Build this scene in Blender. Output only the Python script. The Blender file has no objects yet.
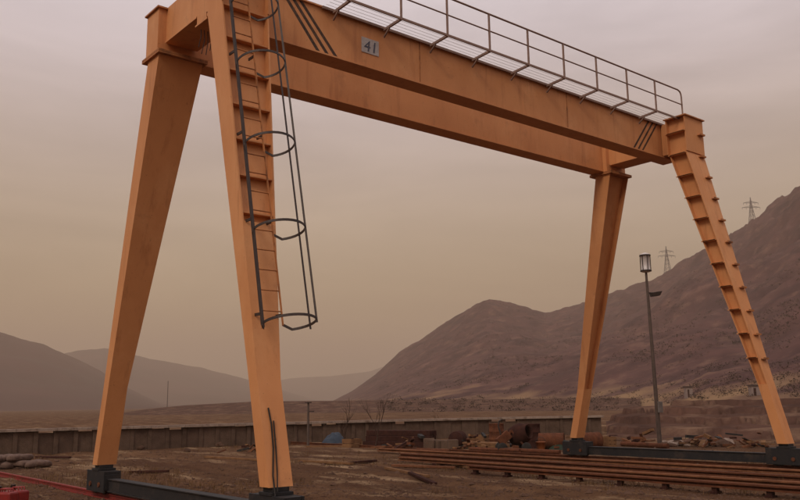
import bpy, bmesh, math, random
from mathutils import Vector, Matrix, noise
random.seed(7)
scene = bpy.context.scene
COL = scene.collection
R = math.radians

# ------------------------------------------------------------------ camera
CAM = Vector((-5.7534, -5.6972, 1.65))
FPX, PITCH, ROLL, YAW = 832.0, 0.1827, -0.0136, 0.8802
_F = Vector((math.cos(YAW), math.sin(YAW), 0)); _R = Vector((math.sin(YAW), -math.cos(YAW), 0)); _U = Vector((0, 0, 1))
F2 = math.cos(PITCH)*_F + math.sin(PITCH)*_U
U2 = math.cos(PITCH)*_U - math.sin(PITCH)*_F
R3 = math.cos(ROLL)*_R + math.sin(ROLL)*U2
U3 = math.cos(ROLL)*U2 - math.sin(ROLL)*_R
cd = bpy.data.cameras.new('camera'); cam = bpy.data.objects.new('camera', cd); COL.objects.link(cam)
cd.sensor_fit = 'HORIZONTAL'; cd.sensor_width = 36; cd.lens = FPX*36/800
cd.clip_start = 0.05; cd.clip_end = 20000
m = Matrix((R3, U3, -F2)).transposed().to_4x4(); m.translation = CAM
cam.matrix_world = m
scene.camera = cam

# ------------------------------------------------------------------ sky, sun, exposure
SUN_DIR = Vector((-0.72, -0.28, 0.63)).normalized()
w = bpy.data.worlds.new('World'); scene.world = w; w.use_nodes = True
wn, wl = w.node_tree.nodes, w.node_tree.links
wn.clear()
wout = wn.new('ShaderNodeOutputWorld'); bg = wn.new('ShaderNodeBackground')
sky = wn.new('ShaderNodeTexSky'); sky.sky_type = 'NISHITA'; sky.sun_disc = False
sky.sun_elevation = math.asin(SUN_DIR.z); sky.sun_rotation = math.atan2(SUN_DIR.x, SUN_DIR.y)
sky.air_density = 1.5; sky.dust_density = 6.0
tc = wn.new('ShaderNodeTexCoord'); sep = wn.new('ShaderNodeSeparateXYZ')
wl.new(tc.outputs['Generated'], sep.inputs[0])
ramp = wn.new('ShaderNodeValToRGB')          # an even dust overcast: brown low down, pale grey overhead
ramp.color_ramp.interpolation = 'B_SPLINE'
els = ramp.color_ramp.elements
SKY = [(0.0, (.46, .325, .165)), (.08, (.51, .37, .195)), (.17, (.56, .425, .27)), (.28, (.65, .515, .435)), (.40, (.79, .675, .695)), (.55, (.98, .90, .97)), (1.0, (1.05, .98, 1.04))]
els[0].position, els[0].color = SKY[0][0], (*SKY[0][1], 1)
els[1].position, els[1].color = SKY[-1][0], (*SKY[-1][1], 1)
for p_, c_ in SKY[1:-1]:
    e = els.new(p_); e.color = (*c_, 1)
wl.new(sep.outputs['Z'], ramp.inputs[0])
mp = wn.new('ShaderNodeMapping'); mp.inputs['Scale'].default_value = (1.0, 1.0, 5.0)
wl.new(tc.outputs['Generated'], mp.inputs[0])
nz = wn.new('ShaderNodeTexNoise'); nz.inputs['Scale'].default_value = 1.6; nz.inputs['Detail'].default_value = 6; nz.inputs['Roughness'].default_value = .55; nz.inputs['Distortion'].default_value = .6
wl.new(mp.outputs[0], nz.inputs['Vector'])
cl = wn.new('ShaderNodeMapRange'); cl.inputs[1].default_value = .3; cl.inputs[2].default_value = .7; cl.inputs[3].default_value = .80; cl.inputs[4].default_value = 1.16
wl.new(nz.outputs[0], cl.inputs[0])
mul = wn.new('ShaderNodeMix'); mul.data_type = 'RGBA'; mul.blend_type = 'MULTIPLY'; mul.inputs[0].default_value = 1
wl.new(ramp.outputs[0], mul.inputs[6]); wl.new(cl.outputs[0], mul.inputs[7])
sk2 = wn.new('ShaderNodeMix'); sk2.data_type = 'RGBA'; sk2.blend_type = 'MULTIPLY'; sk2.inputs[0].default_value = 1
sk2.inputs[7].default_value = (.07, .07, .07, 1); wl.new(sky.outputs[0], sk2.inputs[6])
mx = wn.new('ShaderNodeMix'); mx.data_type = 'RGBA'; mx.inputs[0].default_value = .12
wl.new(mul.outputs[2], mx.inputs[6]); wl.new(sk2.outputs[2], mx.inputs[7])
wl.new(mx.outputs[2], bg.inputs[0]); bg.inputs[1].default_value = 1.08
wl.new(bg.outputs[0], wout.inputs[0])

sd = bpy.data.lights.new('sun', 'SUN'); sun = bpy.data.objects.new('sun', sd); COL.objects.link(sun)
sd.energy = 1.5; sd.angle = R(18); sd.color = (1, .88, .72)
sun.rotation_euler = (-SUN_DIR).to_track_quat('-Z', 'Y').to_euler()
vs = scene.view_settings
vs.view_transform = 'Standard'; vs.look = 'None'; vs.gamma = 1; vs.exposure = 0; vs.use_curve_mapping = False

# ------------------------------------------------------------------ pixel -> place helpers (photo is 800 x 500)
def ray(u, v):
    return F2*FPX + R3*(u-400) - U3*(v-250)
def onz(u, v, z=0.0):
    r = ray(u, v); return CAM + r*((z-CAM.z)/r.z)
def atdist(u, v, d):          # horizontal distance d from the camera
    r = ray(u, v); return CAM + r*(d/math.hypot(r.x, r.y))
def az_el(u, v):
    r = ray(u, v); return math.atan2(r.y, r.x), math.atan2(r.z, math.hypot(r.x, r.y))

# ------------------------------------------------------------------ materials
MATS = {}
def pmat(name, c1, c2, scale=4.0, rough=.85, metal=0.0, bump=.0, bscale=40, dirt=None, dscale=1.2, dlo=.5, dhi=.7, stretch=(1, 1, 1), spec=.3, detail=6, low=None):
    m = bpy.data.materials.new(name); m.use_nodes = True
    n, l = m.node_tree.nodes, m.node_tree.links
    b = n['Principled BSDF']; b.inputs['Roughness'].default_value = rough; b.inputs['Metallic'].default_value = metal
    b.inputs['Specular IOR Level'].default_value = spec
    geo = n.new('ShaderNodeNewGeometry')
    mpn = n.new('ShaderNodeMapping'); mpn.inputs['Scale'].default_value = stretch
    l.new(geo.outputs['Position'], mpn.inputs[0])
    t = n.new('ShaderNodeTexNoise'); t.inputs['Scale'].default_value = scale; t.inputs['Detail'].default_value = detail; t.inputs['Roughness'].default_value = .62
    l.new(mpn.outputs[0], t.inputs['Vector'])
    mr = n.new('ShaderNodeMapRange'); mr.inputs[1].default_value = .32; mr.inputs[2].default_value = .68
    l.new(t.outputs[0], mr.inputs[0])
    mixn = n.new('ShaderNodeMix'); mixn.data_type = 'RGBA'
    mixn.inputs[6].default_value = (*c1, 1); mixn.inputs[7].default_value = (*c2, 1)
    l.new(mr.outputs[0], mixn.inputs[0])
    out = mixn.outputs[2]
    if dirt:
        t2 = n.new('ShaderNodeTexNoise'); t2.inputs['Scale'].default_value = dscale; t2.inputs['Detail'].default_value = 8; t2.inputs['Roughness'].default_value = .7
        l.new(mpn.outputs[0], t2.inputs['Vector'])
        mr2 = n.new('ShaderNodeMapRange'); mr2.inputs[1].default_value = dlo; mr2.inputs[2].default_value = dhi
        l.new(t2.outputs[0], mr2.inputs[0])
        mix2 = n.new('ShaderNodeMix'); mix2.data_type = 'RGBA'; mix2.inputs[7].default_value = (*dirt, 1)
        l.new(mr2.outputs[0], mix2.inputs[0]); l.new(out, mix2.inputs[6]); out = mix2.outputs[2]
    if low:                                  # dry grass on the lowest terraces
        sp = n.new('ShaderNodeSeparateXYZ'); l.new(geo.outputs['Position'], sp.inputs[0])
        t4 = n.new('ShaderNodeTexNoise'); t4.inputs['Scale'].default_value = .05; t4.inputs['Detail'].default_value = 8; l.new(geo.outputs['Position'], t4.inputs['Vector'])
        ma = n.new('ShaderNodeMath'); ma.operation = 'MULTIPLY_ADD'; l.new(t4.outputs[0], ma.inputs[0]); ma.inputs[1].default_value = 26; l.new(sp.outputs['Z'], ma.inputs[2])
        m4 = n.new('ShaderNodeMapRange'); m4.inputs[1].default_value = 12.5; m4.inputs[2].default_value = 19; m4.inputs[3].default_value = 1; m4.inputs[4].default_value = 0
        l.new(ma.outputs[0], m4.inputs[0])
        x4 = n.new('ShaderNodeMix'); x4.data_type = 'RGBA'; x4.inputs[7].default_value = (*low, 1); l.new(m4.outputs[0], x4.inputs[0]); l.new(out, x4.inputs[6]); out = x4.outputs[2]
    l.new(out, b.inputs['Base Color'])
    if bump:
        t3 = n.new('ShaderNodeTexNoise'); t3.inputs['Scale'].default_value = bscale; t3.inputs['Detail'].default_value = 5
        l.new(geo.outputs['Position'], t3.inputs['Vector'])
        bp = n.new('ShaderNodeBump'); bp.inputs['Strength'].default_value = bump; bp.inputs['Distance'].default_value = .05
        l.new(t3.outputs[0], bp.inputs['Height']); l.new(bp.outputs[0], b.inputs['Normal'])
    MATS[name] = m
    return m
def crane_paint():
    m = pmat('crane_paint', (.58, .252, .098), (.50, .207, .078), 1.1, .62, 0, .05, 35, dirt=(.61, .29, .125), dscale=.9, dlo=.50, dhi=.72, stretch=(1, 1, .6), spec=.3)
    n, l = m.node_tree.nodes, m.node_tree.links; b = n['Principled BSDF']
    src = b.inputs['Base Color'].links[0].from_socket; geo = [q for q in n if q.type == 'NEW_GEOMETRY'][0]
    def layer(src, sc, stretch, a, c, col, amt):
        mpn = n.new('ShaderNodeMapping'); mpn.inputs['Scale'].default_value = stretch; l.new(geo.outputs['Position'], mpn.inputs[0])
        t = n.new('ShaderNodeTexNoise'); t.inputs['Scale'].default_value = sc; t.inputs['Detail'].default_value = 7; t.inputs['Roughness'].default_value = .65; l.new(mpn.outputs[0], t.inputs['Vector'])
        mr = n.new('ShaderNodeMapRange'); mr.inputs[1].default_value = a; mr.inputs[2].default_value = c; mr.inputs[4].default_value = amt; l.new(t.outputs[0], mr.inputs[0])
        x = n.new('ShaderNodeMix'); x.data_type = 'RGBA'; x.inputs[7].default_value = (*col, 1); l.new(mr.outputs[0], x.inputs[0]); l.new(src, x.inputs[6]); return x.outputs[2]
    src = layer(src, 5.0, (1, 1, .10), .55, .74, (.30, .105, .04), .55)       # rain and rust runs
    src = layer(src, 2.2, (1, 1, 1), .60, .72, (.33, .14, .06), .45)          # grimy patches
    src = layer(src, 26, (1, 1, 1), .66, .70, (.12, .045, .022), .85)         # chips
    l.new(src, b.inputs['Base Color'])
crane_paint()
# faded orange crane paint, rain streaks run down (stretched in z), rust spots
pmat('crane_paint_worn', (.44, .175, .06), (.33, .125, .045), 5, .75, 0, .1, 60, dirt=(.10, .04, .02), dscale=4, dlo=.48, dhi=.7)
pmat('dark_steel', (.035, .026, .024), (.06, .04, .033), 9, .55, .3, .05, 60)
pmat('grey_steel', (.5, .46, .44), (.4, .36, .34), 12, .55, .3)
pmat('rail_paint', (.27, .17, .13), (.20, .125, .10), 9, .6, .2)
pmat('black_paint', (.010, .010, .012), (.018, .015, .015), 8, .7, 0, .05, 50, dirt=(.06, .04, .03), dscale=2.5, dlo=.52, dhi=.8)
pmat('stripe_black', (.022, .015, .012), (.10, .05, .028), 14, .65)
pmat('rubber', (.015, .013, .013), (.03, .025, .022), 12, .8)
pmat('sign_plate', (.42, .38, .37), (.30, .26, .25), 14, .5)
pmat('sign_ink', (.035, .04, .075), (.10, .09, .11), 22, .6)
pmat('rust', (.15, .055, .028), (.085, .033, .02), 7, .85, .1, .2, 70, dirt=(.05, .025, .017), dscale=2.0, dlo=.5, dhi=.75, spec=.04)
pmat('rust_light', (.23, .10, .05), (.15, .06, .033), 7, .85, .1, .2, 70, dirt=(.08, .035, .02), dscale=2.0, dlo=.5, dhi=.75, spec=.04)
pmat('red_primer', (.22, .02, .014), (.15, .018, .014), 8, .7, .0, .1, 60, dirt=(.08, .03, .02), dscale=3, dlo=.5, dhi=.7)
pmat('red_paint', (.24, .016, .013), (.16, .014, .012), 10, .45, 0)
pmat('concrete', (.125, .08, .058), (.09, .058, .042), 3.5, .92, 0, .25, 30, dirt=(.045, .027, .02), dscale=.8, dlo=.48, dhi=.75, spec=.04)
pmat('concrete_stained', (.105, .066, .048), (.075, .047, .035), 3.5, .92, 0, .25, 30, spec=.04)
pmat('concrete_pale', (.31, .235, .19), (.23, .165, .13), 5, .92, 0, .25, 30, dirt=(.11, .07, .05), dscale=3, dlo=.5, dhi=.72, spec=.04)
pmat('sack', (.15, .092, .07), (.085, .05, .038), 9, .95, 0, .3, 60)
pmat('timber', (.22, .115, .055), (.13, .065, .035), 6, .85, 0, .2, 50, spec=.04)
pmat('timber_dark', (.055, .022, .016), (.032, .014, .012), 6, .85, 0, .2, 50, spec=.04)
pmat('bark', (.07, .042, .032), (.04, .026, .02), 12, .95, spec=.04)
pmat('blue_tarp', (.02, .032, .05), (.012, .018, .03), 5, .6)
pmat('green_tarp', (.022, .035, .018), (.012, .02, .01), 5, .7)
pmat('orange_plastic', (.30, .09, .025), (.22, .065, .02), 8, .5)
pmat('lamp_body', (.20, .17, .155), (.12, .10, .09), 9, .5, .2)
pmat('lamp_glass', (.55, .49, .47), (.45, .40, .38), 9, .3)
pmat('pole_steel', (.11, .075, .06), (.07, .048, .04), 6, .7, .2)
pmat('pylon_steel', (.20, .17, .16), (.16, .14, .13), 4, .6, .3)
pmat('plaster', (.24, .18, .16), (.18, .13, .115), 3, .9)
pmat('roof_dark', (.08, .05, .045), (.055, .037, .033), 5, .9)
pmat('rock', (.12, .068, .047), (.065, .037, .026), 3, .95, 0, .4, 14, spec=.04)
pmat('dry_shrub', (.07, .042, .03), (.04, .025, .019), 6, .95, spec=.04)
pmat('dry_grass', (.16, .09, .042), (.09, .05, .025), 2, .95, spec=.04)
pmat('hill_near', (.103, .048, .042), (.042, .0205, .0205), .05, .97, 0, .9, .09, dirt=(.165, .088, .064), dscale=.09, dlo=.52, dhi=.72, detail=12, low=(.21, .125, .068), spec=.04)
pmat('hill_far', (.085, .042, .036), (.05, .027, .024), .006, .97, 0, 0, 1, dirt=(.08, .05, .04), dscale=.012, dlo=.5, dhi=.75, detail=9, spec=.04)
pmat('embank', (.098, .048, .033), (.045, .023, .017), .5, .97, 0, .5, 3, dirt=(.17, .10, .064), dscale=.4, dlo=.5, dhi=.7, detail=9, spec=.04)

def ground_material():
    m = bpy.data.materials.new('dirt_ground'); m.use_nodes = True
    n, l = m.node_tree.nodes, m.node_tree.links
    b = n['Principled BSDF']; b.inputs['Roughness'].default_value = .97; b.inputs['Specular IOR Level'].default_value = .03
    geo = n.new('ShaderNodeNewGeometry')
    def nse(sc, det, stretch, rough=.6):
        mpn = n.new('ShaderNodeMapping'); mpn.inputs['Scale'].default_value = stretch
        l.new(geo.outputs['Position'], mpn.inputs[0])
        t = n.new('ShaderNodeTexNoise'); t.inputs['Scale'].default_value = sc; t.inputs['Detail'].default_value = det; t.inputs['Roughness'].default_value = rough
        l.new(mpn.outputs[0], t.inputs['Vector']); return t.outputs[0]
    def rng(s, a, c):
        r = n.new('ShaderNodeMapRange'); r.inputs[1].default_value = a; r.inputs[2].default_value = c; l.new(s, r.inputs[0]); return r.outputs[0]
    def mix(f, a, c):
        x = n.new('ShaderNodeMix'); x.data_type = 'RGBA'; l.new(f, x.inputs[0])
        for i, q in ((6, a), (7, c)):
            if isinstance(q, tuple): x.inputs[i].default_value = (*q, 1)
            else: l.new(q, x.inputs[i])
        return x.outputs[2]
    a = mix(rng(nse(.55, 9, (1, .35, 1), .65), .36, .64), (.066, .031, .018), (.155, .082, .043))
    a = mix(rng(nse(.16, 6, (1, .3, 1)), .42, .66), a, (.088, .043, .024))
    a = mix(rng(nse(2.6, 8, (1, .5, 1), .7), .52, .74), a, (.040, .019, .012))
    a = mix(rng(nse(1.1, 9, (1, .22, 1), .7),   .53, .67), a, (.30, .195, .115))
    a = mix(rng(nse(26, 4, (1, 1, 1), .7), .60, .74), a, (.20, .13, .085))
    a = mix(rng(nse(9, 6, (1, 1, 1), .7), .56, .72), a, (.036, .018, .012))
    l.new(a, b.inputs['Base Color'])
    h = nse(14, 8, (1, 1, 1), .7)
    bp = n.new('ShaderNodeBump'); bp.inputs['Strength'].default_value = .8; bp.inputs['Distance'].default_value = .06
    l.new(h, bp.inputs['Height']); l.new(bp.outputs[0], b.inputs['Normal'])
    MATS['dirt_ground'] = m
ground_material()

# ------------------------------------------------------------------ object helpers
NTH = ['leftmost', 'second from left', 'third from left', 'fourth from left', 'fifth from left', 'sixth from left', 'seventh from left', 'eighth from left', 'ninth from left', 'tenth from left', 'eleventh from left', 'twelfth from left', 'thirteenth from left', 'fourteenth from left']
ORG = {}          # world position of each object's origin
def register(o, name, parent, wpos):
    COL.objects.link(o); ORG[o] = Vector(wpos)
    if parent is not None:
        o.parent = parent; o.location = ORG[o]-ORG[parent]
    else:
        o.location = wpos
    return o
def tag(o, label=None, cat=None, group=None, kind=None):
    if label: o['label'] = label
    if cat: o['category'] = cat
    if group: o['group'] = group
    if kind: o['kind'] = kind
    return o
def thing(name, pos, label, cat, group=None):
    o = bpy.data.objects.new(name, None); o.empty_display_size = .2
    register(o, name, None, Vector(pos)); return tag(o, label, cat, group)

class MB:
    def __init__(s): s.v, s.f, s.sm = [], [], []
    def add(s, vs_, fs, smooth=False):
        o = len(s.v); s.v += [Vector(v) for v in vs_]
        s.f += [tuple(i+o for i in f) for f in fs]; s.sm += [smooth]*len(fs); return s
    def hexa(s, lo, hi):        # two quads (same winding) joined: lo = bottom ring, hi = top ring
        return s.add(list(lo)+list(hi), [(3, 2, 1, 0), (4, 5, 6, 7), (0, 1, 5, 4), (1, 2, 6, 5), (2, 3, 7, 6), (3, 0, 4, 7)])
    def box(s, x0, x1, y0, y1, z0, z1):
        q = [(x0, y0), (x1, y0), (x1, y1), (x0, y1)]
        return s.hexa([(x, y, z0) for x, y in q], [(x, y, z1) for x, y in q])
    def bar(s, a, b, wd, ht, up=(0, 0, 1)):
        a, b = Vector(a), Vector(b); d = (b-a).normalized(); up = Vector(up)
        if abs(d.dot(up)) > .98: up = Vector((1, 0, 0))
        sx = d.cross(up).normalized(); sz = sx.cross(d).normalized()
        q = [(-1, -1), (1, -1), (1, 1), (-1, 1)]
        return s.hexa([a+sx*wd/2*i+sz*ht/2*j for i, j in q], [b+sx*wd/2*i+sz*ht/2*j for i, j in q])
    def tube(s, pts, r, n=8, closed=False, r2=None):
        pts = [Vector(p) for p in pts]; N = len(pts); rings = []
        up = Vector((0, 0, 1)); prev = None
        for i, p in enumerate(pts):
            if closed: d = pts[(i+1) % N]-pts[i-1]
            else: d = pts[min(i+1, N-1)]-pts[max(i-1, 0)]
            d.normalize()
            ref = prev if prev is not None else (up if abs(d.dot(up)) < .95 else Vector((1, 0, 0)))
            sx = d.cross(ref).normalized(); sy = sx.cross(d).normalized(); prev = sy
            rr = r if r2 is None else r+(r2-r)*i/max(1, N-1)
            rings.append([p+(sx*math.cos(2*math.pi*k/n)+sy*math.sin(2*math.pi*k/n))*rr for k in range(n)])
        fs = []
        M = N if closed else N-1
        for i in range(M):
            j = (i+1) % N
            for k in range(n):
                k2 = (k+1) % n; fs.append((i*n+k, i*n+k2, j*n+k2, j*n+k))
        s.add([v for rg in rings for v in rg], fs, True)
        if not closed:
            s.add(rings[0], [tuple(range(n-1, -1, -1))]); s.add(rings[-1], [tuple(range(n))])
        return s
    def lathe(s, prof, n=20, base=(0, 0, 0), axis='z'):
        base = Vector(base); vs_ = []; fs = []
        for r, z in prof:
            for k in range(n):
                a = 2*math.pi*k/n; p = Vector((r*math.cos(a), r*math.sin(a), z))
                if axis == 'x': p = Vector((p.z, p.x, p.y))
                if axis == 'y': p = Vector((p.y, p.z, p.x))
                vs_.append(base+p)
        for i in range(len(prof)-1):
            for k in range(n):
                k2 = (k+1) % n; fs.append((i*n+k, i*n+k2, (i+1)*n+k2, (i+1)*n+k))
        s.add(vs_, fs, True)
        L = len(prof)-1
        s.add(vs_[:n], [tuple(range(n-1, -1, -1))]); s.add(vs_[L*n:], [tuple(range(n))])
        return s
    def build(s, name, mat, parent=None, bevel=0, origin=None):
        if origin is None:
            c = [sum(v[i] for v in s.v)/len(s.v) for i in range(2)]+[min(v.z for v in s.v)]
            origin = Vector(c)
        else: origin = Vector(origin)
        me = bpy.data.meshes.new(name); me.from_pydata([v-origin for v in s.v], [], s.f); me.update()
        me.polygons.foreach_set('use_smooth', s.sm)
        me.materials.append(MATS[mat])
        o = bpy.data.objects.new(name, me); register(o, name, parent, origin)
        bm = bmesh.new(); bm.from_mesh(me); bmesh.ops.recalc_face_normals(bm, faces=bm.faces); bm.to_mesh(me); bm.free()
        if bevel:
            md = o.modifiers.new('bevel', 'BEVEL'); md.width = bevel; md.segments = 2; md.limit_method = 'ANGLE'
        return o
def dup(o, name, parent, wpos, rotz=0.0, scale=None):
    c = o.copy(); c.name = name; register(c, name, parent, Vector(wpos)); c.rotation_euler = (o.rotation_euler.x, o.rotation_euler.y, rotz)
    if scale: c.scale = scale
    return c

# ------------------------------------------------------------------ ground
def fbm(x, y, z=0.0, o=4): return noise.fractal(Vector((x, y, z)), 1.0, 2.0, o)
def ground_h(x, y):
    d = math.hypot(x-CAM.x, y-CAM.y)
    k = 1.0 if d < 60 else max(0, 1-(d-60)/80)
    h = .05*fbm(x*.35, y*.16, 3, 4)+.032*fbm(x*1.3, y*.7, 8, 4)
    for cx, ww, dp in ((4.2, .3, .05), (6.0, .3, .05), (2.4, .22, .035)):       # old wheel ruts along the runway
        xx = x-cx-.35*math.sin(y*.11); h += -dp*math.exp(-(xx/ww)**2)+.6*dp*(math.exp(-((xx-ww*2)/ww)**2)+math.exp(-((xx+ww*2)/ww)**2))
    return h*k
def make_ground():
    NA = 400
    rs = [.6]; 
    while rs[-1] < 9000: rs.append(rs[-1]*1.017+.05 if rs[-1] < 60 else rs[-1]*1.09)
    vs_ = [(CAM.x, CAM.y, ground_h(CAM.x, CAM.y))]; fs = []
    for r in rs:
        for k in range(NA):
            a = 2*math.pi*k/NA; x = CAM.x+r*math.cos(a); y = CAM.y+r*math.sin(a)
            vs_.append((x, y, ground_h(x, y) if r < 140 else 0.0))
    for k in range(NA): fs.append((0, 1+k, 1+(k+1) % NA))
    for i in range(len(rs)-1):
        for k in range(NA):
            k2 = (k+1) % NA; fs.append((1+i*NA+k, 1+(i+1)*NA+k, 1+(i+1)*NA+k2, 1+i*NA+k2))
    me = bpy.data.meshes.new('ground'); me.from_pydata(vs_, [], fs); me.update()
    me.polygons.foreach_set('use_smooth', [True]*len(fs)); me.materials.append(MATS['dirt_ground'])
    o = bpy.data.objects.new('ground', me); COL.objects.link(o); ORG[o] = Vector((0, 0, 0)); tag(o, kind='structure')
make_ground()

# ------------------------------------------------------------------ hills (height fields with real depth, some hundred metres to kilometres off)
def lerp_tab(tab, x):
    if x <= tab[0][0]: return tab[0][1]
    for (a, va), (b, vb) in zip(tab, tab[1:]):
        if x <= b: 
            t = (x-a)/(b-a); return va+(vb-va)*t
    return tab[-1][1]
def hill(name, ridge, dist, foot, mat, na=260, nr=70, rough=.05, power=1.35, seed=0.0, base=-.5, wl_=.006, step=0):
    """ridge: photo points of the skyline; dist/foot: table of azimuth-column u -> metres to crest / to foot"""
    u0, u1 = ridge[0][0], ridge[-1][0]
    vs_, fs = [], []
    for i in range(na+1):
        u = u0+(u1-u0)*i/na; v = lerp_tab(ridge, u)
        az, el = az_el(u, v); D = lerp_tab(dist, u); F = lerp_tab(foot, u)
        H = CAM.z+D*math.tan(el)
        for j in range(nr+1):
            t = j/nr*1.5                       # t = 1 at the crest, beyond it the far side falls away
            r = F+(D-F)*t
            x = CAM.x+r*math.cos(az); y = CAM.y+r*math.sin(az)
            pr = t**power if t <= 1 else max(0, 1-((t-1)/.5)**1.3)
            nzv = noise.multi_fractal(Vector((x*wl_, y*wl_, seed)), .9, 2.1, 6)-1.0
            g = 1-abs(noise.noise(Vector((x*wl_*1.3+7, y*wl_*1.3, seed+4))))*2
            k = min(1, t*1.2)*(1 if t < 1 else .6)
            env = (1-t)*1.2 if t <= 1 else .3
            z = base+(H-base)*pr + H*rough*k*((nzv*.5-g*.9)*max(.10, env) if t <= 1 else nzv*.3)
            z += H*rough*(.16*fbm(x*wl_*6, y*wl_*6, seed+2, 4)+.05*fbm(x*wl_*22, y*wl_*22, seed+6, 2))*k
            if step: zs = round(z/step)*step+.06*fbm(x*.7, y*.7, 3, 3); z = z*.35+zs*.65+.10*fbm(x*.45, y*.45, 9, 4)
            vs_.append((x, y, z))
    n1 = nr+1
    for i in range(na):
        for j in range(nr): fs.append((i*n1+j, i*n1+j+1, (i+1)*n1+j+1, (i+1)*n1+j))
    me = bpy.data.meshes.new(name); me.from_pydata(vs_, [], fs); me.update()
    me.polygons.foreach_set('use_smooth', [True]*len(fs)); me.materials.append(MATS[mat])
    bm = bmesh.new(); bm.from_mesh(me); bmesh.ops.recalc_face_normals(bm, faces=bm.faces)
    if sum(f.normal.z for f in bm.faces) < 0: bmesh.ops.reverse_faces(bm, faces=bm.faces)
    bm.to_mesh(me); bm.free()
    o = bpy.data.objects.new(name, me); COL.objects.link(o); ORG[o] = Vector((0, 0, 0)); tag(o, kind='structure')
    return o
RIDGE_R = [(330, 402), (352, 391), (376, 374), (400, 352), (440, 326), (470, 307), (482, 301), (490, 299), (515, 303), (532, 308), (545, 311), (560, 308), (580, 303), (620, 290), (650, 279), (690, 255), (720, 238), (750, 222), (775, 203), (800, 184), (860, 140), (930, 105), (1020, 85), (1150, 90), (1300, 130), (1450, 220)]
DIST_R = [(330, 1000), (490, 900), (600, 950), (800, 800), (1450, 600)]
FOOT_R = [(330, 330), (490, 230), (600, 150), (700, 80), (1450, 70)]
HR = hill('mountain', RIDGE_R, DIST_R, FOOT_R, 'hill_near', 520, 150, .26, 1.3, 1.0)
hill('hill_left', [(-500, 300), (-250, 290), (-100, 308), (0, 331), (40, 342), (70, 355), (100, 370), (130, 389), (160, 403), (190, 408)], [(-500, 1300), (190, 1700)], [(-500, 500), (190, 900)], 'hill_far', 160, 50, .10, 1.3, 5.0, wl_=.004)
hill('hill_middle', [(20, 368), (60, 353), (75, 350), (105, 347), (150, 358), (200, 367), (240, 377), (285, 391), (330, 404)], [(20, 2700), (330, 3000)], [(20, 1500), (330, 1900)], 'hill_far', 140, 44, .09, 1.3, 9.0, wl_=.003)
hill('hill_distant', [(180, 396), (250, 385), (290, 378), (330, 376), (370, 371), (405, 358), (450, 345), (520, 335), (600, 340), (700, 350)], [(180, 4200), (700, 4000)], [(180, 2900), (700, 2900)], 'hill_far', 120, 40, .08, 1.3, 13.0, wl_=.002)
hill('embankment', [(120, 413), (150, 408.5), (185, 405), (230, 402.5), (255, 401), (330, 400.5), (420, 399), (520, 398.5), (600, 397), (640, 398)], [(120, 210), (640, 190)], [(120, 185), (640, 140)], 'embank', 260, 16, .05, 1.0, 21.0, wl_=.05)
hill('earth_bank', [(606, 422), (616, 414), (628, 407), (650, 404), (690, 402), (740, 401), (780, 400), (850, 399), (1000, 396), (1200, 394), (1350, 410)], [(606, 52), (700, 52), (1350, 52)], [(606, 38), (700, 33.5), (1350, 28)], 'embank', 420, 60, .55, 1.0, 25.0, base=-.15, wl_=.16, step=.42)

# ------------------------------------------------------------------ the gantry crane
S = 14.292; HB, HT, HF, ZK = 8.085, 9.045, .602, 2.0
YT = {'A': 8.336, 'C': 8.336, 'B': 5.94, 'D': 5.94}; YF = {'A': 10.304, 'C': 10.304, 'B': 4.109, 'D': 4.109}
TX1, TY1, TX0, TY0 = .869, .503, .365, .238
YN, YFAR, GW = 6.455, 8.31, .39
crane = thing('gantry_crane', (S/2, 7.2, 0), 'large faded orange double-girder gantry crane straddling the dirt yard', 'gantry crane')
PAINT = 'crane_paint'
def sec(leg, z):
    t = (z-HF)/(HB-HF); q = max(0, (z-ZK)/(HB-ZK))
    yc = (1-t)*YF[leg]+t*YT[leg]; tx = TX0+(TX1-TX0)*q; ty = TY0+(TY1-TY0)*q
    x0, x1 = (0, tx) if leg in 'AB' else (S-tx, S)
    return x0, x1, yc-ty/2, yc+ty/2
def plate(mb, leg, z0, z1, fx0, fx1, fy0, fy1):
    """solid between two heights; fx/fy give the section limits from (x0,x1,y0,y1)"""
    rings = []
    for z in (z0, z1):
        x0, x1, y0, y1 = sec(leg, z)
        X0, X1, Y0, Y1 = fx0(x0, x1), fx1(x0, x1), fy0(y0, y1), fy1(y0, y1)
        rings.append([(X0, Y0, z), (X1, Y0, z), (X1, Y1, z), (X0, Y1, z)])
    mb.hexa(*rings)
T = .025
lo = lambda a, b: a
hi = lambda a, b: b
REC = {'B': .13, 'C': .16, 'D': .12}
OPEN = {'A': None, 'B': '-y', 'C': '-y', 'D': '-x'}
LABELS = {'A': 'leg with a smooth shadowed inner face', 'B': 'leg carrying the caged ladder', 'C': 'far leg with a dark open channel', 'D': 'leg with a row of stiffener plates down its inner side'}
legs = {}
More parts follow.
